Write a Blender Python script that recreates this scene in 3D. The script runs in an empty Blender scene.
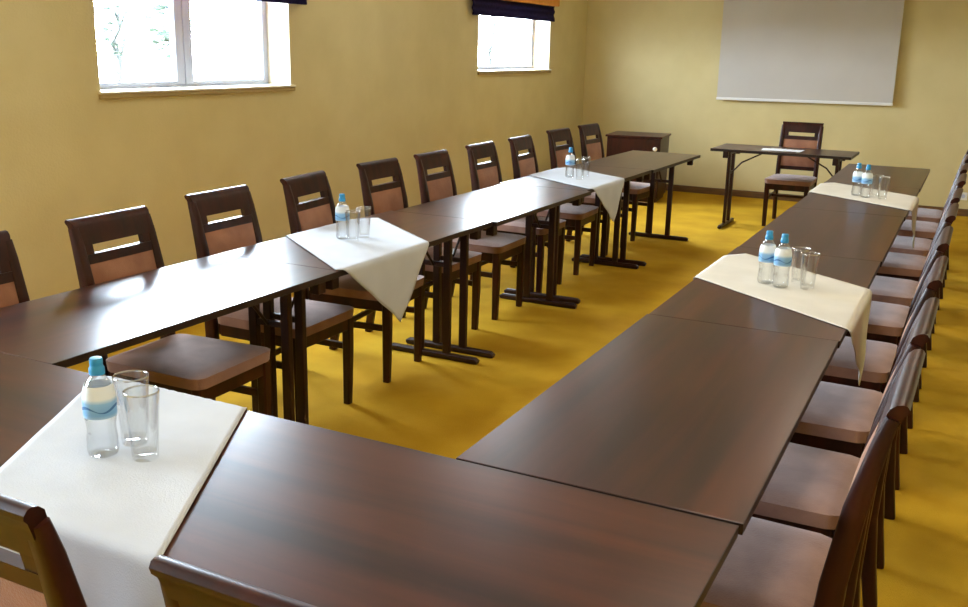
import bpy, bmesh, math, random
from mathutils import Vector, Matrix
random.seed(7)
scene = bpy.context.scene
COL = scene.collection

# ------------------------------------------------------------------ materials
def lin(r, g, b):
    f = lambda c: (c/255/12.92) if c/255 <= 0.04045 else ((c/255+0.055)/1.055)**2.4
    return (f(r), f(g), f(b), 1.0)

def new_mat(name):
    m = bpy.data.materials.new(name); m.use_nodes = True
    nt = m.node_tree
    b = nt.nodes.get('Principled BSDF')
    return m, nt, b

def noise_mat(name, c1, c2, scale=(1, 1, 1), nscale=5, rough=0.5, detail=4, bump=0.0, bscale=None, spec=0.5,
              lo=0.35, hi=0.65, coat=0.0, coat_rough=0.1, sheen=0.0, rand=0.0, distort=0.0):
    m, nt, b = new_mat(name)
    tc = nt.nodes.new('ShaderNodeTexCoord'); mp = nt.nodes.new('ShaderNodeMapping')
    mp.inputs['Scale'].default_value = scale
    nt.links.new(tc.outputs['Object'], mp.inputs['Vector'])
    vec = mp.outputs['Vector']
    if rand:
        oi = nt.nodes.new('ShaderNodeObjectInfo'); ad = nt.nodes.new('ShaderNodeVectorMath'); ad.operation = 'ADD'
        ml = nt.nodes.new('ShaderNodeMath'); ml.operation = 'MULTIPLY'; ml.inputs[1].default_value = rand
        nt.links.new(oi.outputs['Random'], ml.inputs[0]); nt.links.new(mp.outputs['Vector'], ad.inputs[0]); nt.links.new(ml.outputs[0], ad.inputs[1])
        vec = ad.outputs[0]
    n = nt.nodes.new('ShaderNodeTexNoise'); n.inputs['Scale'].default_value = nscale; n.inputs['Detail'].default_value = detail
    n.inputs['Distortion'].default_value = distort
    nt.links.new(vec, n.inputs['Vector'])
    r = nt.nodes.new('ShaderNodeValToRGB')
    r.color_ramp.elements[0].position = lo; r.color_ramp.elements[0].color = c1
    r.color_ramp.elements[1].position = hi; r.color_ramp.elements[1].color = c2
    nt.links.new(n.outputs['Fac'], r.inputs['Fac']); nt.links.new(r.outputs['Color'], b.inputs['Base Color'])
    b.inputs['Roughness'].default_value = rough
    b.inputs['Specular IOR Level'].default_value = spec
    b.inputs['Coat Weight'].default_value = coat; b.inputs['Coat Roughness'].default_value = coat_rough
    b.inputs['Sheen Weight'].default_value = sheen
    if bump:
        n2 = nt.nodes.new('ShaderNodeTexNoise'); n2.inputs['Scale'].default_value = bscale or nscale*6; n2.inputs['Detail'].default_value = 3
        nt.links.new(vec, n2.inputs['Vector'])
        bp = nt.nodes.new('ShaderNodeBump'); bp.inputs['Strength'].default_value = bump; bp.inputs['Distance'].default_value = 0.01
        nt.links.new(n2.outputs['Fac'], bp.inputs['Height']); nt.links.new(bp.outputs['Normal'], b.inputs['Normal'])
    return m

def plain(name, c, rough=0.5, metal=0.0, spec=0.5):
    m, nt, b = new_mat(name)
    b.inputs['Base Color'].default_value = c; b.inputs['Roughness'].default_value = rough
    b.inputs['Metallic'].default_value = metal; b.inputs['Specular IOR Level'].default_value = spec
    return m

def clear_mat(name, tint=(0.96, 0.98, 0.98, 1), edge=0.6, base=0.04, rough=0.03, power=0.35):
    # thin clear glass / plastic: see-through, with reflections growing at grazing angles
    m = bpy.data.materials.new(name); m.use_nodes = True; nt = m.node_tree
    nt.nodes.clear()
    o = nt.nodes.new('ShaderNodeOutputMaterial'); mx = nt.nodes.new('ShaderNodeMixShader')
    t = nt.nodes.new('ShaderNodeBsdfTransparent'); t.inputs['Color'].default_value = tint
    g = nt.nodes.new('ShaderNodeBsdfGlossy'); g.inputs['Roughness'].default_value = rough
    lw = nt.nodes.new('ShaderNodeLayerWeight'); lw.inputs['Blend'].default_value = power
    mr = nt.nodes.new('ShaderNodeMapRange'); mr.inputs['To Min'].default_value = base; mr.inputs['To Max'].default_value = edge
    nt.links.new(lw.outputs['Facing'], mr.inputs['Value']); nt.links.new(mr.outputs[0], mx.inputs['Fac'])
    nt.links.new(t.outputs[0], mx.inputs[1]); nt.links.new(g.outputs[0], mx.inputs[2]); nt.links.new(mx.outputs[0], o.inputs['Surface'])
    return m

M = {}
M['wall'] = noise_mat('yellow_wallpaper', lin(212, 197, 145), lin(218, 204, 153), nscale=3, rough=0.6, bump=0.15, bscale=90, spec=0.3)
M['ceiling'] = plain('white_ceiling_paint', lin(232, 230, 224), 0.8)
M['carpet'] = noise_mat('mustard_carpet', lin(184, 139, 30), lin(208, 164, 43), nscale=2.2, detail=6, rough=0.95, bump=0.5, bscale=260, spec=0.1)
M['base'] = noise_mat('skirting_wood', lin(96, 66, 34), lin(120, 84, 44), (1, 1, 8), 6, 0.5)
M['top'] = noise_mat('walnut_laminate', lin(38, 15, 7), lin(82, 39, 18), (0.7, 9, 9), 1.5, 0.28, detail=4, spec=0.47, lo=0.3, hi=0.75, rand=37.0, distort=0.4)
M['edge'] = plain('dark_edge_band', lin(38, 22, 17), 0.4)
M['wood'] = noise_mat('dark_stained_beech', lin(34, 11, 7), lin(60, 22, 12), (6, 6, 1), 3.5, 0.38, rand=11.0, spec=0.32)
M['steel'] = plain('dark_brown_lacquered_steel', lin(46, 20, 14), 0.42, spec=0.35)
M['seat'] = noise_mat('brown_mauve_upholstery', lin(140, 102, 88), lin(162, 122, 104), nscale=9, rough=0.85, bump=0.25, bscale=240, spec=0.25, sheen=0.35, rand=5.0)
M['pad'] = noise_mat('warm_brown_upholstery', lin(146, 98, 74), lin(168, 118, 90), nscale=9, rough=0.85, bump=0.25, bscale=240, spec=0.25, sheen=0.3, rand=5.0)
M['cloth'] = noise_mat('white_linen', lin(196, 200, 206), lin(203, 207, 213), nscale=6, rough=0.85, bump=0.12, bscale=300, spec=0.2)
M['cream'] = noise_mat('cream_linen', lin(208, 203, 190), lin(216, 211, 198), nscale=6, rough=0.85, bump=0.12, bscale=300, spec=0.2)
M['screen'] = noise_mat('matte_projection_fabric', lin(196, 192, 186), lin(203, 199, 193), nscale=1.5, rough=0.75, spec=0.2)
M['white'] = plain('white_plastic', lin(236, 236, 234), 0.4)
M['sill'] = plain('cream_sill', lin(226, 218, 196), 0.45)
M['tan'] = plain('tan_sill_shade', lin(170, 148, 96), 0.55)  # darker tone stands in for shade on the sill front
M['pvc'] = plain('white_pvc', lin(196, 204, 226), 0.35)
M['seam'] = plain('dark_sash_gap', lin(60, 62, 80), 0.5)
M['navy'] = noise_mat('navy_fabric', lin(26, 20, 50), lin(34, 26, 62), nscale=40, rough=0.9, spec=0.1)
M['orange'] = noise_mat('orange_fabric', lin(196, 128, 50), lin(206, 140, 60), nscale=20, rough=0.8, spec=0.2)
M['paper'] = plain('white_paper', lin(240, 240, 238), 0.7)
M['pane'] = clear_mat('window_pane', (0.97, 0.98, 0.99, 1), 0.5, 0.03, 0.02)
M['glass'] = clear_mat('tumbler_glass', (0.985, 0.99, 0.99, 1), 0.55, 0.03, 0.04, 0.35)
M['rim'] = clear_mat('tumbler_rim', (0.98, 0.99, 0.99, 1), 0.8, 0.35, 0.12, 0.5)
M['pet'] = clear_mat('clear_bottle_plastic', (0.98, 0.99, 0.995, 1), 0.7, 0.04, 0.06, 0.45)
M['water'] = clear_mat('water', (0.98, 0.99, 0.995, 1), 0.35, 0.03, 0.05, 0.4)
M['cap'] = plain('blue_cap', lin(52, 150, 204), 0.35)
M['mark'] = plain('navy_ink', lin(70, 120, 180), 0.5)
M['knob'] = plain('pale_knob', lin(226, 220, 206), 0.3)
M['leaf'] = noise_mat('pale_leaf', lin(30, 46, 37), lin(40, 58, 48), nscale=3, rough=0.6)
M['bark'] = noise_mat('grey_bark', lin(34, 38, 40), lin(44, 47, 50), (1, 1, .2), 8, 0.9)
M['paving'] = noise_mat('pale_paving', lin(212, 212, 210), lin(226, 226, 224), nscale=2, rough=0.9)
M['lampframe'] = plain('lamp_frame', lin(235, 235, 235), 0.4)

def label_mat():
    m, nt, b = new_mat('bottle_label')
    tc = nt.nodes.new('ShaderNodeTexCoord'); sx = nt.nodes.new('ShaderNodeSeparateXYZ')
    r = nt.nodes.new('ShaderNodeValToRGB'); mr = nt.nodes.new('ShaderNodeMapRange')
    mr.inputs['From Min'].default_value = 0.088; mr.inputs['From Max'].default_value = 0.155
    nt.links.new(tc.outputs['Object'], sx.inputs[0]); nt.links.new(sx.outputs['Z'], mr.inputs['Value']); nt.links.new(mr.outputs[0], r.inputs['Fac'])
    e = r.color_ramp.elements
    e[0].position = 0.0; e[0].color = lin(176, 208, 236)
    e[1].position = 0.62; e[1].color = lin(240, 246, 250)
    k = e.new(0.12); k.color = lin(128, 180, 226)
    k = e.new(0.48); k.color = lin(150, 198, 236)
    nt.links.new(r.outputs['Color'], b.inputs['Base Color']); b.inputs['Roughness'].default_value = 0.4
    return m
M['label'] = label_mat()
def emit(name, c, s):
    m = bpy.data.materials.new(name); m.use_nodes = True; nt = m.node_tree; nt.nodes.clear()
    o = nt.nodes.new('ShaderNodeOutputMaterial'); e = nt.nodes.new('ShaderNodeEmission')
    e.inputs['Color'].default_value = c; e.inputs['Strength'].default_value = s
    nt.links.new(e.outputs[0], o.inputs['Surface']); return m

# ------------------------------------------------------------------ mesh helpers
def box(bm, x0, x1, y0, y1, z0, z1, bev=0.0, seg=2, mat=None):
    r = bmesh.ops.create_cube(bm, size=1.0)
    vs = r['verts']
    for v in vs:
        v.co = Vector((x0+(v.co.x+.5)*(x1-x0), y0+(v.co.y+.5)*(y1-y0), z0+(v.co.z+.5)*(z1-z0)))
    if mat is not None:
        bmesh.ops.transform(bm, matrix=mat, verts=vs)
    if bev:
        es = list({e for v in vs for e in v.link_edges})
        bmesh.ops.bevel(bm, geom=es, offset=bev, segments=seg, affect='EDGES', profile=0.5)

def sweep(bm, path, sizes, axis=Vector((1, 0, 0)), chamfer=0.004):
    # rectangular bar along a path; width along `axis`
    rings = []
    n = len(path)
    for i, p in enumerate(path):
        p = Vector(p)
        t = (Vector(path[min(i+1, n-1)])-Vector(path[max(i-1, 0)])).normalized()
        u = (axis - t*axis.dot(t)).normalized(); w = t.cross(u).normalized()
        a, b = sizes[i] if isinstance(sizes, list) else sizes
        a /= 2; b /= 2; c = min(chamfer, a*.5, b*.5)
        pts = [(-a, -b+c), (-a+c, -b), (a-c, -b), (a, -b+c), (a, b-c), (a-c, b), (-a+c, b), (-a, b-c)]
        rings.append([bm.verts.new(p+u*x+w*y) for x, y in pts])
    for i in range(n-1):
        A, B = rings[i], rings[i+1]
        for k in range(8):
            bm.faces.new((A[k], A[(k+1) % 8], B[(k+1) % 8], B[k]))
    bm.faces.new(list(reversed(rings[0]))); bm.faces.new(rings[-1])

def tube(bm, path, r, n=10):
    rings = []
    m = len(path)
    for i, p in enumerate(path):
        p = Vector(p); t = (Vector(path[min(i+1, m-1)])-Vector(path[max(i-1, 0)])).normalized()
        a = Vector((0, 0, 1)) if abs(t.z) < .9 else Vector((1, 0, 0))
        u = t.cross(a).normalized(); w = t.cross(u)
        rr = r[i] if isinstance(r, (list, tuple)) else r
        rings.append([bm.verts.new(p+(u*math.cos(2*math.pi*k/n)+w*math.sin(2*math.pi*k/n))*rr) for k in range(n)])
    for i in range(m-1):
        for k in range(n):
            bm.faces.new((rings[i][k], rings[i][(k+1) % n], rings[i+1][(k+1) % n], rings[i+1][k]))
    bm.faces.new(list(reversed(rings[0]))); bm.faces.new(rings[-1])

def lathe(bm, prof, n=32, closed=False):
    rings = []
    for r, z in prof:
        if r < 1e-5:
            rings.append([bm.verts.new((0, 0, z))]*n)
        else:
            rings.append([bm.verts.new((r*math.cos(2*math.pi*k/n), r*math.sin(2*math.pi*k/n), z)) for k in range(n)])
    for i in range(len(rings)-1):
        A, B = rings[i], rings[i+1]
        for k in range(n):
            q = []
            for v in (A[k], A[(k+1) % n], B[(k+1) % n], B[k]):
                if v not in q: q.append(v)
            if len(q) > 2: bm.faces.new(q)

def prism(bm, poly, x0, x1):
    # polygon in (y, z) extruded along x
    A = [bm.verts.new((x0, y, z)) for y, z in poly]; B = [bm.verts.new((x1, y, z)) for y, z in poly]
    n = len(poly)
    for k in range(n): bm.faces.new((A[k], A[(k+1) % n], B[(k+1) % n], B[k]))
    bm.faces.new(list(reversed(A))); bm.faces.new(B)

def obj(name, bm, mat, parent=None, smooth=None, loc=None):
    bmesh.ops.recalc_face_normals(bm, faces=bm.faces)
    me = bpy.data.meshes.new(name); bm.to_mesh(me); bm.free()
    me.materials.append(M[mat] if isinstance(mat, str) else mat)
    if smooth is not None:
        me.polygons.foreach_set('use_smooth', [True]*len(me.polygons))
        me.set_sharp_from_angle(angle=math.radians(smooth))
    o = bpy.data.objects.new(name, me); COL.objects.link(o)
    if parent: o.parent = parent
    if loc: o.location = loc
    return o

def tag(o, label, cat, group=None):
    o['label'] = label; o['category'] = cat
    if group: o['group'] = group
    return o

def thing(name, label, cat, loc=(0, 0, 0), rz=0.0, group=None):
    o = bpy.data.objects.new(name, None); COL.objects.link(o); o.empty_display_size = .1
    o.location = loc; o.rotation_euler = (0, 0, rz)
    return tag(o, label, cat, group)

def kids(o): return [c for c in bpy.data.objects if c.parent == o]
def copy_tree(o, parent=None):
    c = o.copy(); COL.objects.link(c); c.parent = parent
    for ch in kids(o): copy_tree(ch, c)
    return c
def dup(root, label, loc, rz=0.0, group=None):
    c = copy_tree(root); c.location = loc; c.rotation_euler = (0, 0, rz); c['label'] = label
    if group: c['group'] = group
    return c
def struct(o): o['kind'] = 'structure'; return o
B = bmesh.new

# ------------------------------------------------------------------ room shell
XL, XR, YN, YB, ZC = -4.34, 1.55, -1.6, 11.13, 2.75
WT = 0.26
W1 = (3.865, 5.535, 1.293, 2.10)
W2 = (8.355, 10.045, 1.362, 2.17)
W0 = (-.625, 1.045, 1.24, 2.05)  # unseen window, added for its daylight
bm = B(); box(bm, XL-WT, XR+.2, YN-.2, YB+.2, -.1, 0); struct(obj('floor', bm, 'carpet'))
bm = B(); box(bm, XL-WT, XR+.2, YN-.2, YB+.2, ZC, ZC+.1); struct(obj('ceiling', bm, 'ceiling'))
bm = B()
ys = [YN-.2, W0[0], W0[1], W1[0], W1[1], W2[0], W2[1], YB+.2]
box(bm, XL-WT, XL, ys[0], ys[1], 0, ZC); box(bm, XL-WT, XL, ys[2], ys[3], 0, ZC); box(bm, XL-WT, XL, ys[4], ys[5], 0, ZC); box(bm, XL-WT, XL, ys[6], ys[7], 0, ZC)
for w in (W0, W1, W2):
    box(bm, XL-WT, XL, w[0], w[1], 0, w[2]); box(bm, XL-WT, XL, w[0], w[1], w[3], ZC)
bmesh.ops.remove_doubles(bm, verts=bm.verts, dist=1e-4)
struct(obj('wall_left', bm, 'wall'))
bm = B(); box(bm, XL-.01, XR+.2, YB, YB+.2, 0, ZC); struct(obj('wall_back', bm, 'wall'))
bm = B(); box(bm, XR, XR+.2, YN-.2, YB, 0, ZC); struct(obj('wall_right', bm, 'wall'))
bm = B(); box(bm, XL-.01, XR, YN-.2, YN, 0, ZC); struct(obj('wall_near', bm, 'wall'))
bm = B(); box(bm, XL, XR, YB-.016, YB, 0, .075, .004); struct(obj('baseboard_back', bm, 'base'))
bm = B(); box(bm, XL, XL+.016, YN, YB-.016, 0, .075, .004); struct(obj('baseboard_left', bm, 'base'))
bm = B(); box(bm, XR-.016, XR, YN, YB-.016, 0, .075, .004); struct(obj('baseboard_right', bm, 'base'))
bm = B(); box(bm, XL+.016, XR-.016, YN, YN+.016, 0, .075, .004); struct(obj('baseboard_near', bm, 'base'))

def window(n, w, mull):
    y0, y1, z0, z1 = w
    root = bpy.data.objects.new('window_%d' % n, None); COL.objects.link(root); struct(root)
    root.location = (XL-.2, (y0+y1)/2, z0)
    L = lambda o: setattr(o, 'location', (-root.location.x, -root.location.y, -root.location.z)) or o
    xf0, xf1 = XL-.245, XL-.195
    fw = .03
    bm = B()
    box(bm, xf0, xf1, y0, y0+fw, z0, z1, .004); box(bm, xf0, xf1, y1-fw, y1, z0, z1, .004)
    box(bm, xf0, xf1, y0+fw, y1-fw, z0, z0+fw*.7, .004); box(bm, xf0, xf1, y0+fw, y1-fw, z1-fw, z1, .004)
    L(obj('window_frame', bm, 'pvc', root))
    # white plaster lining of the opening
    bm = B(); t = .006
    box(bm, xf1, XL-.002, y0, y0+t, z0, z1); box(bm, xf1, XL-.002, y1-t, y1, z0, z1); box(bm, xf1, XL-.002, y0+t, y1-t, z1-t, z1)
    L(obj('reveal_lining', bm, 'sill', root))
    spans = ((y0+fw, mull-.003), (mull+.003, y1-fw)) if mull else ((y0+fw, y1-fw),)
    for a, b in spans:
        s = .03
        bm = B(); x0, x1 = XL-.235, XL-.19
        zz0, zz1 = z0+fw*.7, z1-fw
        sa = .07 if mull and a > mull else s; sb = .07 if mull and b < mull else s
        box(bm, x0, x1, a, a+sa, zz0, zz1, .005); box(bm, x0, x1, b-sb, b, zz0, zz1, .005)
        box(bm, x0, x1, a+sa, b-sb, zz0, zz0+s*.7, .005); box(bm, x0, x1, a+sa, b-sb, zz1-s, zz1, .005)
        so = L(obj('sash', bm, 'pvc', root))
        bm = B(); box(bm, XL-.216, XL-.212, a+sa, b-sb, zz0+s*.7, zz1-s)
        p = obj('pane', bm, 'pane', so)
    if mull:
        bm = B(); box(bm, XL-.236, XL-.20, mull-.003, mull+.003, z0+fw*.7, z1-fw)
        L(obj('sash_seal', bm, 'seam', root))
    bm = B(); box(bm, xf1, XL+.03, y0-.012, y1+.02, z0-.008, z0+.005, .004, 2)
    so = L(obj('window_sill', bm, 'sill', root))
    bm = B(); box(bm, XL+.0005, XL+.022, y0-.012, y1+.02, z0-.034, z0-.008, .003, 2)  # added strip; its tan colour imitates the shaded front of the sill
    obj('sill_shade_strip', bm, 'tan', so)
    return root
window(1, W1, 4.72)
window(2, W2, None)
window(3, W0, .22)  # out of view, added to bring daylight to the near end

def blind(w, y0, y1, zb, label, fabz, label_cat='blind'):
    t = thing('window_blind', label, label_cat, (XL, (y0+y1)/2, zb), 0, 'window blinds')
    hw = (y1-y0)/2
    bm = B()
    # softly rippled hanging fabric
    pts = []
    n = 24
    for i in range(n+1):
        z = (fabz+.10-zb)*i/n
        pts.append((.052+.006*math.sin(i*.9), z))
    poly = [(x, z) for x, z in pts] + [(x-.010, z) for x, z in reversed(pts)]
    A = [bm.verts.new((x, -hw, z)) for x, z in poly]; Bv = [bm.verts.new((x, hw, z)) for x, z in poly]
    k = len(poly)
    for i in range(k): bm.faces.new((A[i], A[(i+1) % k], Bv[(i+1) % k], Bv[i]))
    for i in range(n):
        bm.faces.new((A[i], A[i+1], A[k-2-i], A[k-1-i])); bm.faces.new((Bv[i], Bv[i+1], Bv[k-2-i], Bv[k-1-i]))
    obj('blind_fabric', bm, 'navy', t, 50)
    bm = B(); box(bm, .038, .062, -hw, hw, -.012, .012, .005); obj('hem_bar', bm, 'navy', t)
    bm = B(); box(bm, .004, .10, -hw-.015, hw+.03, fabz-zb, fabz-zb+.22, .012, 3); obj('valance', bm, 'orange', t)
    return t
blind(W1, 3.79, 5.66, 1.85, 'navy fabric blind with orange valance over the wider-looking window with green leaves', 2.0)
blind(W2, 8.14, 10.02, 1.88, 'navy fabric blind with orange valance over the window beside the screen-wall corner', 2.025)

# outside
bm = B(); box(bm, -40, XL-WT-.02, -30, 50, .85, 1.0); struct(obj('ground', bm, 'paving'))
def tree(label, loc, h, rad, nleaf, seed, z0=.45, lsize=.05):
    rnd = random.Random(seed)
    t = thing('garden_tree', label, 'tree', loc, 0, 'saplings outside the windows')
    bm = B(); path = [(0, 0, 0)]
    for i in range(1, 7): path.append((rnd.uniform(-.04, .04), rnd.uniform(-.05, .05)+i*.015, h*i/6))
    tube(bm, path, [.03-.003*i for i in range(7)], 8)
    for i in range(7):
        k = rnd.randint(2, 5); p = Vector(path[k]); a = rnd.uniform(0, 6.28)
        q = p+Vector((math.cos(a)*rad*.7, math.sin(a)*rad*.7, rnd.uniform(.1, .35)))
        tube(bm, [p, (p+q)/2+Vector((0, 0, .03)), q], [.012, .009, .005], 6)
    obj('trunk', bm, 'bark', t, 60)
    bm = B()
    for i in range(nleaf):
        c = Vector((rnd.gauss(0, rad*.45), rnd.gauss(0, rad*.5), h*z0+rnd.random()*h*(1.15-z0)))
        R = Matrix.Rotation(rnd.uniform(0, 6.28), 3, 'Z') @ Matrix.Rotation(rnd.uniform(-1, 1), 3, 'X')
        s = lsize*rnd.uniform(.7, 1.3)
        v = [bm.verts.new(c+R@Vector(p)) for p in ((-s, 0, 0), (0, -s*.45, s*.1), (s, 0, 0), (0, s*.45, s*.1))]
        bm.faces.new(v)
    obj('foliage', bm, 'leaf', t)
    return t

# ------------------------------------------------------------------ chairs
SW = 0.203   # half seat width
def make_chair(label, group):
    t = thing('conference_chair', label, 'chair', (0, 0, 0), 0, group)
    # local: front = +y, floor z = 0, seat centre at origin
    nx, ny = 12, 12
    bm = B(); z0, z1 = .408, .462
    def sq(a, b):   # square with rounded corners
        r = .17
        k = max(abs(a), abs(b))
        x, y = a, b
        if abs(a) > 1-r and abs(b) > 1-r:
            dx, dy = (abs(a)-(1-r))/r, (abs(b)-(1-r))/r
            m = max(dx, dy); l = math.hypot(dx, dy)
            f = m/l if l else 1
            x = math.copysign(1-r+dx*f*r, a); y = math.copysign(1-r+dy*f*r, b)
        return x, y
    grid = []
    for i in range(nx+1):
        row = []
        for j in range(ny+1):
            a, b = 2*i/nx-1, 2*j/ny-1
            x, y = sq(a, b)
            e = max(abs(a), abs(b))
            zz = z1-.004+.008*(1-a*a)*(1-b*b)
            if e > .99: zz = z1-.013
            wid = (SW+.004)*(1+.03*y)
            ins = .985 if e <= .99 else 1.0
            row.append(bm.verts.new((x*wid*ins, y*.230*ins, zz)))
        grid.append(row)
    for i in range(nx):
        for j in range(ny):
            bm.faces.new((grid[i][j], grid[i+1][j], grid[i+1][j+1], grid[i][j+1]))
    rim = [grid[i][0] for i in range(nx+1)]+[grid[nx][j] for j in range(1, ny+1)]+[grid[i][ny] for i in range(nx-1, -1, -1)]+[grid[0][j] for j in range(ny-1, 0, -1)]
    low = [bm.verts.new((v.co.x*.985, v.co.y*.985, z0)) for v in rim]
    n = len(rim)
    for k in range(n): bm.faces.new((rim[k], rim[(k+1) % n], low[(k+1) % n], low[k]))
    bm.faces.new(low)
    obj('seat', bm, 'seat', t, 60)
    # seat frame (apron)
    bm = B()
    box(bm, -.178, .178, .188, .214, .352, .409, .004); box(bm, -.172, .172, -.232, -.208, .352, .409, .004)
    for s in (-1, 1): box(bm, s*.174-.012, s*.174+.012, -.208, .188, .352, .409, .004)
    obj('seat_frame', bm, 'wood', t)
    for s in (-1, 1):
        bm = B(); sweep(bm, [(s*.178, .196, 0), (s*.180, .200, .25), (s*.180, .200, .409)], [(.034, .034), (.040, .040), (.042, .042)], chamfer=.006)
        obj('leg', bm, 'wood', t)
    prof = [(-.300, 0), (-.280, .13), (-.262, .28), (-.262, .42), (-.270, .55), (-.293, .72), (-.322, .86), (-.338, .92)]
    siz = [(.036, .038), (.036, .042), (.037, .050), (.038, .056), (.038, .052), (.038, .046), (.036, .034), (.034, .026)]
    for s in (-1, 1):
        bm = B(); sweep(bm, [(s*.177, y, z) for y, z in prof], siz, chamfer=.005)
        obj('leg', bm, 'wood', t, 50)
    def backy(z):
        for (ya, za), (yb, zb) in zip(prof, prof[1:]):
            if za <= z <= zb: return ya+(yb-ya)*(z-za)/(zb-za)
        return prof[-1][0]-(z-prof[-1][1])*.36
    # broad top rail whose crest scrolls backwards
    bm = B()
    front = [(backy(z)+.014, z) for z in (.856, .88, .905, .925)]+[(backy(.925)+.009, .938), (backy(.925)-.002, .948), (backy(.925)-.014, .951)]
    rear = [(backy(.925)-.021, .949), (backy(.925)-.026, .942), (backy(.925)-.025, .934), (backy(.925)-.018, .926), (backy(.91)-.014, .905), (backy(.88)-.015, .88), (backy(.856)-.014, .856)]
    prism(bm, front+rear, -1, 1)
    for v in bm.verts:   # ends flare out towards the crest
        v.co.x *= .180+.010*max(0, min(1, (v.co.z-.89)/.055))**2
    obj('top_rail', bm, 'wood', t, 40)
    bm = B(); prism(bm, [(backy(.792)+.014, .788), (backy(.82)+.014, .822), (backy(.82)-.012, .822), (backy(.792)-.012, .788)], -.162, .162)
    obj('middle_rail', bm, 'wood', t)
    for s in (-1, 1):
        bm = B(); prism(bm, [(backy(.822)+.012, .822), (backy(.856)+.012, .856), (backy(.856)-.010, .856), (backy(.822)-.010, .822)], s*.142-.020, s*.142+.020)
        obj('slot_block', bm, 'wood', t)
    bm = B(); prism(bm, [(backy(.50)+.011, .50), (backy(.535)+.011, .535), (backy(.535)-.011, .535), (backy(.50)-.011, .50)], -.162, .162)
    obj('lower_rail', bm, 'wood', t)
    # upholstered back pad
    bm = B()
    n, m = 8, 8
    F, R = [], []
    for i in range(n+1):
        fr, rr = [], []
        for j in range(m+1):
            a, b = 2*i/n-1, 2*j/m-1
            z = .535+(.788-.535)*j/m
            puff = .012*(1-a**4)*(1-b**4)
            fr.append(bm.verts.new((a*.159, backy(z)+.012+puff, z))); rr.append(bm.verts.new((a*.159, backy(z)-.012-puff*.6, z)))
        F.append(fr); R.append(rr)
    for i in range(n):
        for j in range(m):
            bm.faces.new((F[i][j], F[i][j+1], F[i+1][j+1], F[i+1][j])); bm.faces.new((R[i][j], R[i+1][j], R[i+1][j+1], R[i][j+1]))
    for i in range(n):
        bm.faces.new((F[i][0], F[i+1][0], R[i+1][0], R[i][0])); bm.faces.new((F[i][m], R[i][m], R[i+1][m], F[i+1][m]))
        bm.faces.new((F[0][i], R[0][i], R[0][i+1], F[0][i+1])); bm.faces.new((F[n][i], F[n][i+1], R[n][i+1], R[n][i]))
    obj('backrest', bm, 'pad', t, 60)
    for s in (-1, 1):
        bm = B(); box(bm, s*.182-.010, s*.182+.010, -.240, .182, .255, .285, .004); obj('stretcher', bm, 'wood', t)
    bm = B(); box(bm, -.172, .172, -.035, -.013, .258, .282, .004); obj('stretcher', bm, 'wood', t)
    return t
G_L = 'chairs in the row along the window wall'; G_R = 'chairs in the row opposite the windows'; G_N = 'chairs at the end table near the camera'
ordn = ['first', 'second', 'third', 'fourth', 'fifth', 'sixth', 'seventh', 'eighth', 'ninth', 'tenth']
# along the window wall: (centre y, crest x shift, turn)
LCH = [(1.925, -2.515, 0), (2.56, -2.517, .04), (3.235, -2.60, .02), (3.905, -2.625, .11), (4.60, -2.665, 0), (5.20, -2.662, .02), (5.89, -2.68, .015), (6.57, -2.695, .045), (7.37, -2.74, -.055), (8.06, -2.745, -.055)]
proto = None
for i, (y, cx, a) in enumerate(LCH):
    k = 9-i
    lab = 'dark wood upholstered chair, %s from the low cabinet in the window-wall row' % ordn[k]
    loc = (cx, y, 0); rz = -math.pi/2+a
    if proto is None:
        proto = make_chair(lab, G_L); proto.location = loc; proto.rotation_euler = (0, 0, rz); c = proto
    else: c = dup(proto, lab, loc, rz, G_L)
RCH = [2.07, 2.615, 3.255, 3.905, 4.605, 5.20, 5.93, 6.55, 7.27, 7.94]
for i, y in enumerate(RCH):
    dup(proto, 'dark wood upholstered chair, %s from the screen wall in the row opposite the windows' % ordn[9-i],
        (-.412+random.uniform(-.006, .006), y, 0), math.pi/2+random.uniform(-.012, .012), G_R).scale = (1.08, 1, 1)
dup(proto, 'chair back seen from behind, pushed up against the white-clothed corner of end table', (-1.285, 1.155, 0), 0, G_N)
dup(proto, 'chair seen from behind at the bare end table, rolled crest just below the cloth', (-.660, 1.140, 0), 0, G_N)
dup(proto, 'single chair behind the small desk in front of the projection screen', (-1.56, 9.50, 0), math.pi, 'desk chair')

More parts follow.
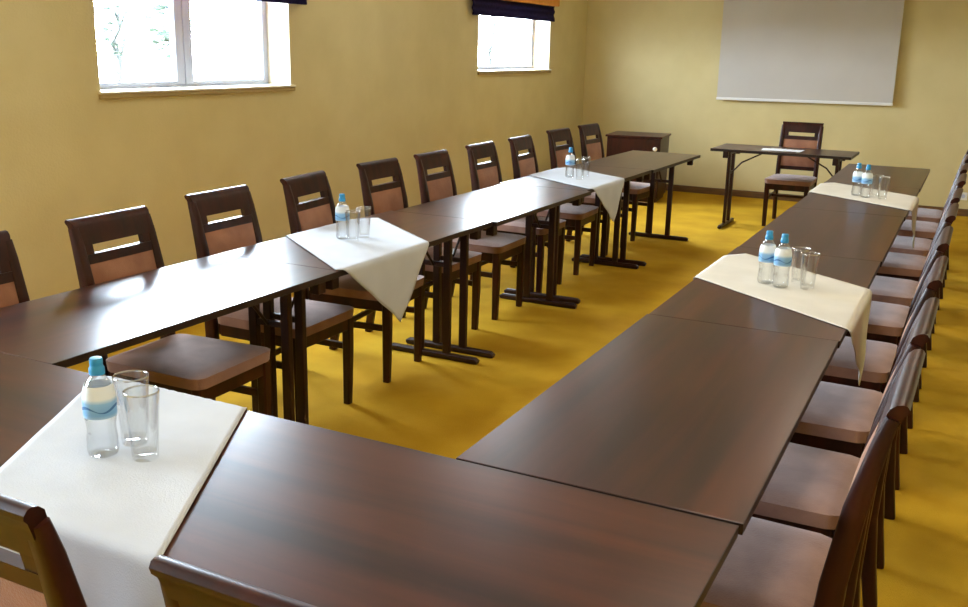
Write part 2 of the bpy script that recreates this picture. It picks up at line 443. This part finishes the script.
# ------------------------------------------------------------------ folding tables
TH = .74
def make_table(label, group, L=1.307, W=.60, fr=(.07, .07)):
    t = thing('folding_table', label, 'table', (0, 0, 0), 0, group)   # local x = length, origin mid table on the floor
    bm = B(); box(bm, -L/2+.001, L/2-.001, -W/2+.001, W/2-.001, TH-.024, TH, .0008, 1); obj('tabletop', bm, 'top', t)
    bm = B(); a, b = L/2, W/2; z0, z1 = TH-.023, TH-.0006
    box(bm, -a, a, -b, -b+.002, z0, z1); box(bm, -a, a, b-.002, b, z0, z1); box(bm, -a, -a+.002, -b+.002, b-.002, z0, z1); box(bm, a-.002, a, -b+.002, b-.002, z0, z1)
    obj('edge_band', bm, 'edge', t)
    for s in (-1, 1):
        x = s*(L/2-(fr[0] if s < 0 else fr[1]))
        for q in (-1, 1):
            bm = B(); box(bm, x-.014, x+.014, q*.08-.020, q*.08+.020, .034, TH-.06, .004); obj('leg', bm, 'steel', t)
        bm = B(); sweep(bm, [(x, -.265, .012), (x, -.25, .018), (x, .25, .018), (x, .265, .012)], [(.030, .022), (.034, .034), (.034, .034), (.030, .022)], axis=Vector((1, 0, 0)), chamfer=.008)
        obj('foot', bm, 'steel', t)
        bm = B(); box(bm, x-.020, x+.020, -.14, .14, TH-.062, TH-.024, .004)
        cb = obj('crossbar', bm, 'steel', t)
        for q in (-1, 1):
            bm = B(); box(bm, x-.024, x+.024, q*.235-.022, q*.235+.022, TH-.085, TH-.024, .005); obj('bracket', bm, 'steel', t)
        bm = B(); tube(bm, [(x-s*.012, .0, .50), (x-s*.10, 0, .60), (x-s*.30, 0, TH-.034), (x-s*.33, 0, TH-.030)], .007, 8)
        br = obj('brace', bm, 'steel', t)
        bm = B(); box(bm, x-.008, x+.008, -.06, .06, .49, .515, .003); obj('brace_bar', bm, 'steel', br)
    return t
GT = 'folding tables of the U-shaped layout'
LT = [(1.655, -2.415, (.018, .055)), (2.963, -2.417, (.035, .06)), (4.271, -2.395, (.075, .07)), (5.580, -2.426, (.06, .06)), (6.888, -2.410, (.07, .07))]
llab = ['dark folding table along the window wall, meeting the end table with the front cloth',
        'dark folding table along the window wall carrying the large triangular cloth with one bottle',
        'middle folding table of the window-wall row, bare with a bright window reflection',
        'dark folding table of the window-wall row carrying the smaller white cloth',
        'bare last folding table of the window-wall row, beside the low cabinet']
tp = None
def put_table(label, cx, cy, rz, fr, L=1.307):
    return_t = make_table(label, GT, L, .60, fr)
    return_t.location = (cx, cy, 0); return_t.rotation_euler = (0, 0, rz)
    return return_t
for lab, (y, x, fr) in zip(llab, LT):
    put_table(lab, x, y+.6525, math.pi/2, fr)
rlab = ['large bare dark folding table in front, between end table and cream cloth',
        'dark folding table under the cream cloth with two bottles and two glasses',
        'bare dark folding table between the two cream cloths, opposite the windows',
        'dark folding table just before the small far cream cloth, opposite the windows',
        'last dark folding table opposite the windows, its end facing the desk']
RT = [(1.660+1.334*i, x, f) for i, (x, f) in enumerate(((-.600, (.05, .055)), (-.606, (.012, .06)), (-.612, (.018, .06)), (-.618, (.018, .06)), (-.624, (.018, .06))))]
for lab, (y, x, fr) in zip(rlab, RT):
    put_table(lab, x, y+.6665, math.pi/2+.008, fr, 1.333)
put_table('end folding table at the open corner, bare with bluish sheen', -.302-.6525, 1.353, 0, (.09, .07))
put_table('end folding table beneath the front white cloth and single bottle', -.305-1.305-.6525, 1.353, 0, (.07, .05))
put_table('small dark desk table with white papers before the projection screen', -1.585, 9.15, 0, (.13, .13), 1.215)

# ------------------------------------------------------------------ cloths
def cloth(label, mat, table, c, ang, length, width, corner=None, wav=.004, seed=1, axis='x', name='table_cloth', flare=.02):
    """table = (lo, hi) edges across `axis`; cloth lies on the table and falls over those edges"""
    rnd = random.Random(seed); ph = rnd.uniform(0, 6)
    nu, nv = int(length/.014), int(width/.014)
    d = Vector((math.cos(ang), math.sin(ang))); n = Vector((-d.y, d.x))
    bm = B(); V = []
    lo, hi = table; r = .010; zt = TH+.0026
    for i in range(nu+1):
        row = []
        for j in range(nv+1):
            p = Vector(c)+d*(length*(i/nu-.5))+n*(width*(j/nv-.5))
            a, b = (p.x, p.y) if axis == 'x' else (p.y, p.x)
            z = zt
            o = lo-a if a < lo else (a-hi if a > hi else 0)
            sgn = -1 if a < lo else 1
            e = lo if a < lo else hi
            if o > 0:
                q = r*math.pi/2
                if o < q:
                    th = o/r; off, dz = r*math.sin(th), r*(1-math.cos(th))
                else:
                    dd = o-q
                    k = min(1, dd/.2)
                    off = r+flare*dd/.3+wav*k*math.sin(b*38+ph)+wav*k*.6*math.sin(b*17+2*ph); dz = r+dd*.998
                a = e+sgn*(off+.001); z = zt-dz
            else:
                z += .0006*math.sin(b*23+ph)*math.sin(a*19)+.0006
            row.append(bm.verts.new((a, b, z) if axis == 'x' else (b, a, z)))
        V.append(row)
    for i in range(nu):
        for j in range(nv):
            bm.faces.new((V[i][j], V[i+1][j], V[i+1][j+1], V[i][j+1]))
    o = obj(name, bm, mat, None, 80)
    md = o.modifiers.new('thickness', 'SOLIDIFY'); md.thickness = .0018; md.offset = 1
    tag(o, label, 'tablecloth', 'cloths laid diagonally across the tables')
    return o
def strip(label, mat, edge, other, p1, p2, ang_deg, extra_hi, extra_lo, axis='x', seed=1, **kw):
    """the strip crosses the table edge `edge` between p1 and p2 (coordinates along the edge);
    ang = slope of its sides; extra_* = how far it runs past the edges"""
    a = math.radians(ang_deg)
    lo, hi = min(edge, other), max(edge, other)
    w = abs(p2-p1)*math.cos(a)
    # centre line passes through mid of p1,p2 on the edge, direction (cos, sin)
    mid = (p1+p2)/2
    s0 = -extra_lo; s1 = (hi-lo)/math.cos(a)+extra_hi
    if axis == 'x':
        start = Vector((lo, mid+(lo-edge)*math.tan(a)))
        d = Vector((math.cos(a), math.sin(a)))
        c = start+d*((s0+s1)/2)
        return cloth(label, mat, (lo, hi), c, a, s1-s0, w, seed=seed, axis='x', **kw)
    start = Vector((mid+(lo-edge)*math.tan(a), lo))
    d = Vector((math.sin(a), math.cos(a)))
    c = start+d*((s0+s1)/2)
    return cloth(label, mat, (lo, hi), c, math.atan2(d.y, d.x), s1-s0, w, seed=seed, axis='y', **kw)
strip('white cloth laid diagonally over the window-wall table, large triangle hanging down', 'cloth', -2.117, -2.717, 2.945, 3.63, -37, .19, .1, seed=3, flare=.0)
strip('smaller white cloth with hanging point, beside the last window-wall table', 'cloth', -2.126, -2.726, 5.637, 6.262, -33, .16, .1, seed=4, flare=.0)
strip('cream cloth across the table opposite the windows, carrying two bottles and two glasses', 'cream', -.297, -.907, 3.135, 3.75, -37, .20, .1, seed=5, flare=.02)
strip('small far cream cloth across the table opposite the windows, near the desk', 'cream', -.312, -.924, 5.915, 6.545, -36, .18, .1, seed=6, flare=.02)
strip('large white cloth laid diagonally on the end table under a bottle and two glasses', 'cloth', 1.053, 1.653, -1.122, -1.60, -29, .10, .27, axis='y', seed=7, flare=.02)

# ------------------------------------------------------------------ bottles and glasses
def make_bottle(label):
    t = thing('water_bottle', label, 'bottle', (0, 0, 0), 0, 'water bottles on the cloths')
    prof = [(0, .004), (.022, .0), (.029, .004), (.0315, .012), (.0315, .022), (.0300, .028), (.0310, .036), (.0285, .055), (.0285, .066), (.0312, .082), (.0322, .092), (.0322, .128),
            (.0310, .140), (.0270, .153), (.0190, .166), (.0135, .173), (.0130, .182)]
    bm = B(); lathe(bm, prof, 40); obj('bottle_body', bm, 'pet', t, 60)
    bm = B(); lathe(bm, [(0, .006)]+[(r*.955, z+.001) for r, z in prof[2:13]]+[(0, .141)], 32); obj('water', bm, 'water', t, 60)
    bm = B(); lathe(bm, [(.0326, .088), (.0330, .092), (.0330, .128), (.0318, .140), (.0280, .153), (.0275, .155), (.0270, .153), (.0310, .139), (.0322, .127), (.0322, .089), (.0326, .088)], 40)
    lb = obj('paper_label', bm, 'label', t, 60)
    # wave-shaped emblem on the label
    bm = B()
    N = 60; up = []; dn = []
    for i in range(N):
        a = 2*math.pi*i/N; zc = .106+.005*math.sin(a*3); h = .0012+.003*(.5+.5*math.sin(a*3+1))
        up.append(bm.verts.new((.0334*math.cos(a), .0334*math.sin(a), zc+h))); dn.append(bm.verts.new((.0334*math.cos(a), .0334*math.sin(a), zc-h*.6)))
    for i in range(N): bm.faces.new((dn[i], dn[(i+1) % N], up[(i+1) % N], up[i]))
    obj('label_emblem', bm, 'mark', lb)
    bm = B(); lathe(bm, [(0, .176), (.0150, .176), (.0154, .178), (.0154, .189), (.0135, .192), (.0126, .195), (.0130, .199), (.0130, .206), (.0116, .210), (0, .211)], 28)
    obj('cap', bm, 'cap', t, 40)
    return t
ZB = TH+.0050
bp = make_bottle('blue-capped water bottle beside two glasses on the front white cloth'); bp.location = (-1.530, 1.300, ZB)
for lab, p in (('blue-capped water bottle on the big triangular cloth by the window wall', (-2.463, 3.475)),
               ('small water bottle on the white cloth beside the last window-wall table', (-2.449, 6.09)),
               ('water bottle standing further from the glasses on the cream cloth', (-.654, 3.635)),
               ('water bottle standing closer to the glasses on the cream cloth', (-.592, 3.600)),
               ('water bottle further from the glasses on the small far cream cloth', (-.649, 6.36)),
               ('water bottle closer to the glasses on the small far cream cloth', (-.590, 6.31))):
    dup(bp, lab, (p[0], p[1], ZB), random.uniform(0, 6)).scale = (.95, .95, .95)
def make_glass(label):
    t = thing('drinking_glass', label, 'glass', (0, 0, 0), 0, 'clear tumblers on the cloths')
    bm = B()
    lathe(bm, [(0, .0), (.0250, .0), (.0268, .003), (.0290, .04), (.0330, .10), (.0365, .148), (.0362, .1505), (.0350, .1505), (.0345, .148), (.0310, .10), (.0270, .04), (.0235, .016), (0, .014)], 36)
    obj('tumbler_wall', bm, 'glass', t, 50)
    bm = B(); lathe(bm, [(.0366, .1475), (.0369, .150), (.0355, .1520), (.0341, .150), (.0344, .1475)], 36)
    obj('rim', bm, 'rim', t, 60)
    return t
gp = make_glass('clear tumbler right beside the bottle on the front white cloth'); gp.location = (-1.520, 1.376, ZB)
for lab, p in (('clear tumbler further from the bottle on the front white cloth', (-1.443, 1.330)),
               ('clear tumbler beside the bottle on the big triangular cloth', (-2.392, 3.45)),
               ('clear tumbler behind its twin on the big triangular cloth', (-2.405, 3.555)),
               ('tiny clear tumbler beside the bottle on the smaller white cloth', (-2.352, 6.03)),
               ('tiny clear tumbler behind its twin on the smaller white cloth', (-2.362, 6.155)),
               ('clear tumbler next to the bottles on the cream cloth', (-.545, 3.70)),
               ('clear tumbler standing outermost from the bottles on the cream cloth', (-.500, 3.625)),
               ('clear tumbler next to the bottles on the small far cream cloth', (-.538, 6.36)),
               ('clear tumbler outermost from the bottles on the small far cream cloth', (-.492, 6.30))):
    dup(gp, lab, (p[0], p[1], ZB), 0).scale = (.97, .97, .97) if 'front white' in lab else (.92, .92, .88)

# ------------------------------------------------------------------ papers on the desk
for k, (dx, dy, a, lab) in enumerate(((0, 0, .12, 'white paper sheet lying underneath on the desk'), (.06, .01, -.06, 'upper white paper sheet lying on top on the desk'))):
    bm = B(); box(bm, -.148, .148, -.105, .105, 0, .0012); 
    o = obj('paper_sheet', bm, 'paper', None, None, (-1.63+dx, 9.10+dy, TH+.0004+.0014*k)); o.rotation_euler = (0, 0, a)
    tag(o, lab, 'paper', 'papers on the desk')

# ------------------------------------------------------------------ projection screen
t = thing('hanging_projection_screen', 'large white pull-down projection screen hanging on the back wall', 'screen', (-1.80, YB-.006, 1.08))
hw = .918
bm = B(); box(bm, -hw, hw, -.052, -.050, .025, 1.45); obj('screen_fabric', bm, 'screen', t); t.rotation_euler = (0, -.008, 0)
bm = B(); box(bm, -hw-.006, hw+.006, -.062, -.040, 0, .030, .006); obj('weight_bar', bm, 'white', t)
bm = B(); box(bm, -hw-.07, hw+.07, -.095, -.004, 1.45, 1.56, .012, 3); cs = obj('roller_case', bm, 'white', t)
for s in (-1, 1):
    bm = B(); box(bm, s*(hw+.075)-.01, s*(hw+.075)+.01, -.10, 0, 1.44, 1.57, .004); obj('end_cap', bm, 'white', cs)

# ------------------------------------------------------------------ cabinet
t = thing('cabinet', 'low dark wooden cabinet with pale round knob in the far corner', 'cabinet', (-3.349, 10.298, 0), .12)
cw, cd, chh = .300, .272, .707
bm = B(); box(bm, -cw+.01, cw-.01, -cd+.018, cd, .05, chh-.022, .003); obj('carcass', bm, 'wood', t)
bm = B(); box(bm, -cw-.008, cw+.008, -cd-.008, cd+.005, chh-.022, chh, .004); obj('cabinet_top', bm, 'wood', t)
bm = B(); box(bm, -cw+.03, cw-.03, -cd+.05, cd-.02, 0, .05); obj('plinth', bm, 'wood', t)
bm = B(); box(bm, -cw+.012, cw-.012, -cd, -cd+.017, .06, chh-.028, .003); dr = obj('door', bm, 'wood', t)
bm = B()
lathe(bm, [(0, .0), (.010, 0), (.010, .012), (.022, .016), (.024, .022), (.018, .030), (0, .032)], 20)
bmesh.ops.transform(bm, matrix=Matrix.Translation((cw-.06, -cd, chh-.13)) @ Matrix.Rotation(math.pi/2, 4, 'X'), verts=bm.verts)
obj('knob', bm, 'knob', dr, 40)

# ------------------------------------------------------------------ wall socket
t = thing('wall_socket', 'white wall socket low on the back wall behind the chair row', 'socket', (-.095, YB, .205))
bm = B(); box(bm, -.04, .04, -.010, 0, -.04, .04, .004); obj('socket_plate', bm, 'white', t)
bm = B(); lathe(bm, [(.021, 0), (.021, .003), (.018, .003), (.017, .0005), (0, .0005)], 20)
bmesh.ops.transform(bm, matrix=Matrix.Translation((0, -.010, 0)) @ Matrix.Rotation(math.pi/2, 4, 'X'), verts=bm.verts)
obj('socket_well', bm, 'pvc', t)

# ------------------------------------------------------------------ saplings outside
tree('pale green leafy sapling outside the wide window, tallest of the outdoor saplings', (-6.5, 6.6, 1.0), 1.1, .24, 260, 3, z0=.35, lsize=.06)
tree('pale sparse sapling at the end of the wide window', (-6.6, 6.02, 1.0), .8, .18, 100, 5, lsize=.055)
tree('thin dark-stemmed sapling outside the window beside the screen wall', (-6.5, 12.9, 1.0), 1.0, .10, 40, 9, lsize=.04)
# ------------------------------------------------------------------ lamps
def ceil_lamp(x, y, label, watt, col):
    t = thing('unseen_ceiling_lamp', label, 'lamp', (x, y, ZC), 0, 'square ceiling lamps')
    bm = B()
    for a in ((-.31, .31, -.31, -.28), (-.31, .31, .28, .31), (-.31, -.28, -.28, .28), (.28, .31, -.28, .28)): box(bm, a[0], a[1], a[2], a[3], -.03, 0, .003)
    obj('frame', bm, 'lampframe', t)
    bm = B(); box(bm, -.28, .28, -.28, .28, -.012, -.004); obj('diffuser', bm, emit('lamp_diffuser', col+(1,), 6.0), t)
    ld = bpy.data.lights.new('ceiling_light', 'AREA'); ld.shape = 'SQUARE'; ld.size = .54; ld.energy = watt; ld.color = col
    lo = bpy.data.objects.new('ceiling_light', ld); COL.objects.link(lo); lo.location = (x, y, ZC-.04)
for y, nm in ((.9, 'first'), (3.5, 'second'), (6.3, 'third')):
    ceil_lamp(-.55, y, 'warm square ceiling lamp above the tables opposite the windows, %s from the camera' % nm, 13, (1.0, .91, .76))
for y, nm, pw in ((2.4, 'first', 11), (6.4, 'second', 4), (9.0, 'third', 2.5)):  # unseen row added as fill to brighten the window wall
    ceil_lamp(-3.2, y, 'unseen added square fill lamp above the window-wall chairs, %s from the camera' % nm, pw, (.96, .98, 1.0))

# daylight: overcast sky outside; portals at the two windows and the added one guide its sampling
w = bpy.data.worlds.new('World'); scene.world = w; w.use_nodes = True
bg = w.node_tree.nodes['Background']; bg.inputs['Color'].default_value = (.74, .87, 1.0, 1); 
# extra sky brightness added on one side to strengthen the tabletop reflections
wn = w.node_tree
g_ = wn.nodes.new('ShaderNodeTexCoord'); dt = wn.nodes.new('ShaderNodeVectorMath'); dt.operation = 'DOT_PRODUCT'
dt.inputs[1].default_value = (-.55, .83, 0)
mr_ = wn.nodes.new('ShaderNodeMapRange'); mr_.inputs['From Min'].default_value = -.2; mr_.inputs['From Max'].default_value = .95
mr_.inputs['To Min'].default_value = 45.0; mr_.inputs['To Max'].default_value = 150.0
wn.links.new(g_.outputs['Generated'], dt.inputs[0]); wn.links.new(dt.outputs['Value'], mr_.inputs['Value']); wn.links.new(mr_.outputs[0], bg.inputs['Strength'])
for wd in (W0, W1, W2):
    ld = bpy.data.lights.new('window_portal', 'AREA'); ld.shape = 'RECTANGLE'; ld.size = wd[1]-wd[0]; ld.size_y = wd[3]-wd[2]
    ld.cycles.is_portal = True
    lo = bpy.data.objects.new('window_portal', ld); COL.objects.link(lo)
    lo.location = (XL-.25, (wd[0]+wd[1])/2, (wd[2]+wd[3])/2)
    lo.rotation_euler = Matrix(((0, 0, -1), (1, 0, 0), (0, -1, 0))).transposed().to_euler() if False else (math.pi/2, 0, -math.pi/2)

# ------------------------------------------------------------------ camera
F, YAW, PIT, ROL = 966.148, 0.46756161, 0.25824489, 0.02285293
cy_, sy_, cp_, sp_ = math.cos(YAW), math.sin(YAW), math.cos(PIT), math.sin(PIT)
fwd = Vector((-sy_*cp_, cy_*cp_, -sp_)); rt = Vector((cy_, sy_, 0)); up = rt.cross(fwd)
r2 = rt*math.cos(ROL)+up*math.sin(ROL); u2 = -rt*math.sin(ROL)+up*math.cos(ROL)
cam = bpy.data.cameras.new('camera'); co = bpy.data.objects.new('camera', cam); COL.objects.link(co)
Mx = Matrix((r2, u2, -fwd)).transposed().to_4x4(); Mx.translation = Vector((0, 0, 1.575))
co.matrix_world = Mx
cam.sensor_fit = 'HORIZONTAL'; cam.sensor_width = 36; cam.lens = 36*F/968; cam.clip_start = .05; cam.clip_end = 200
scene.camera = co

vs = scene.view_settings
vs.view_transform = 'Standard'; vs.look = 'None'; vs.gamma = 1; vs.use_curve_mapping = False; vs.exposure = 0.05
scene.cycles.max_bounces = 10; scene.cycles.transparent_max_bounces = 24; scene.cycles.diffuse_bounces = 5; scene.cycles.glossy_bounces = 4
scene.cycles.use_denoising = True
scene.cycles.sample_clamp_indirect = 6
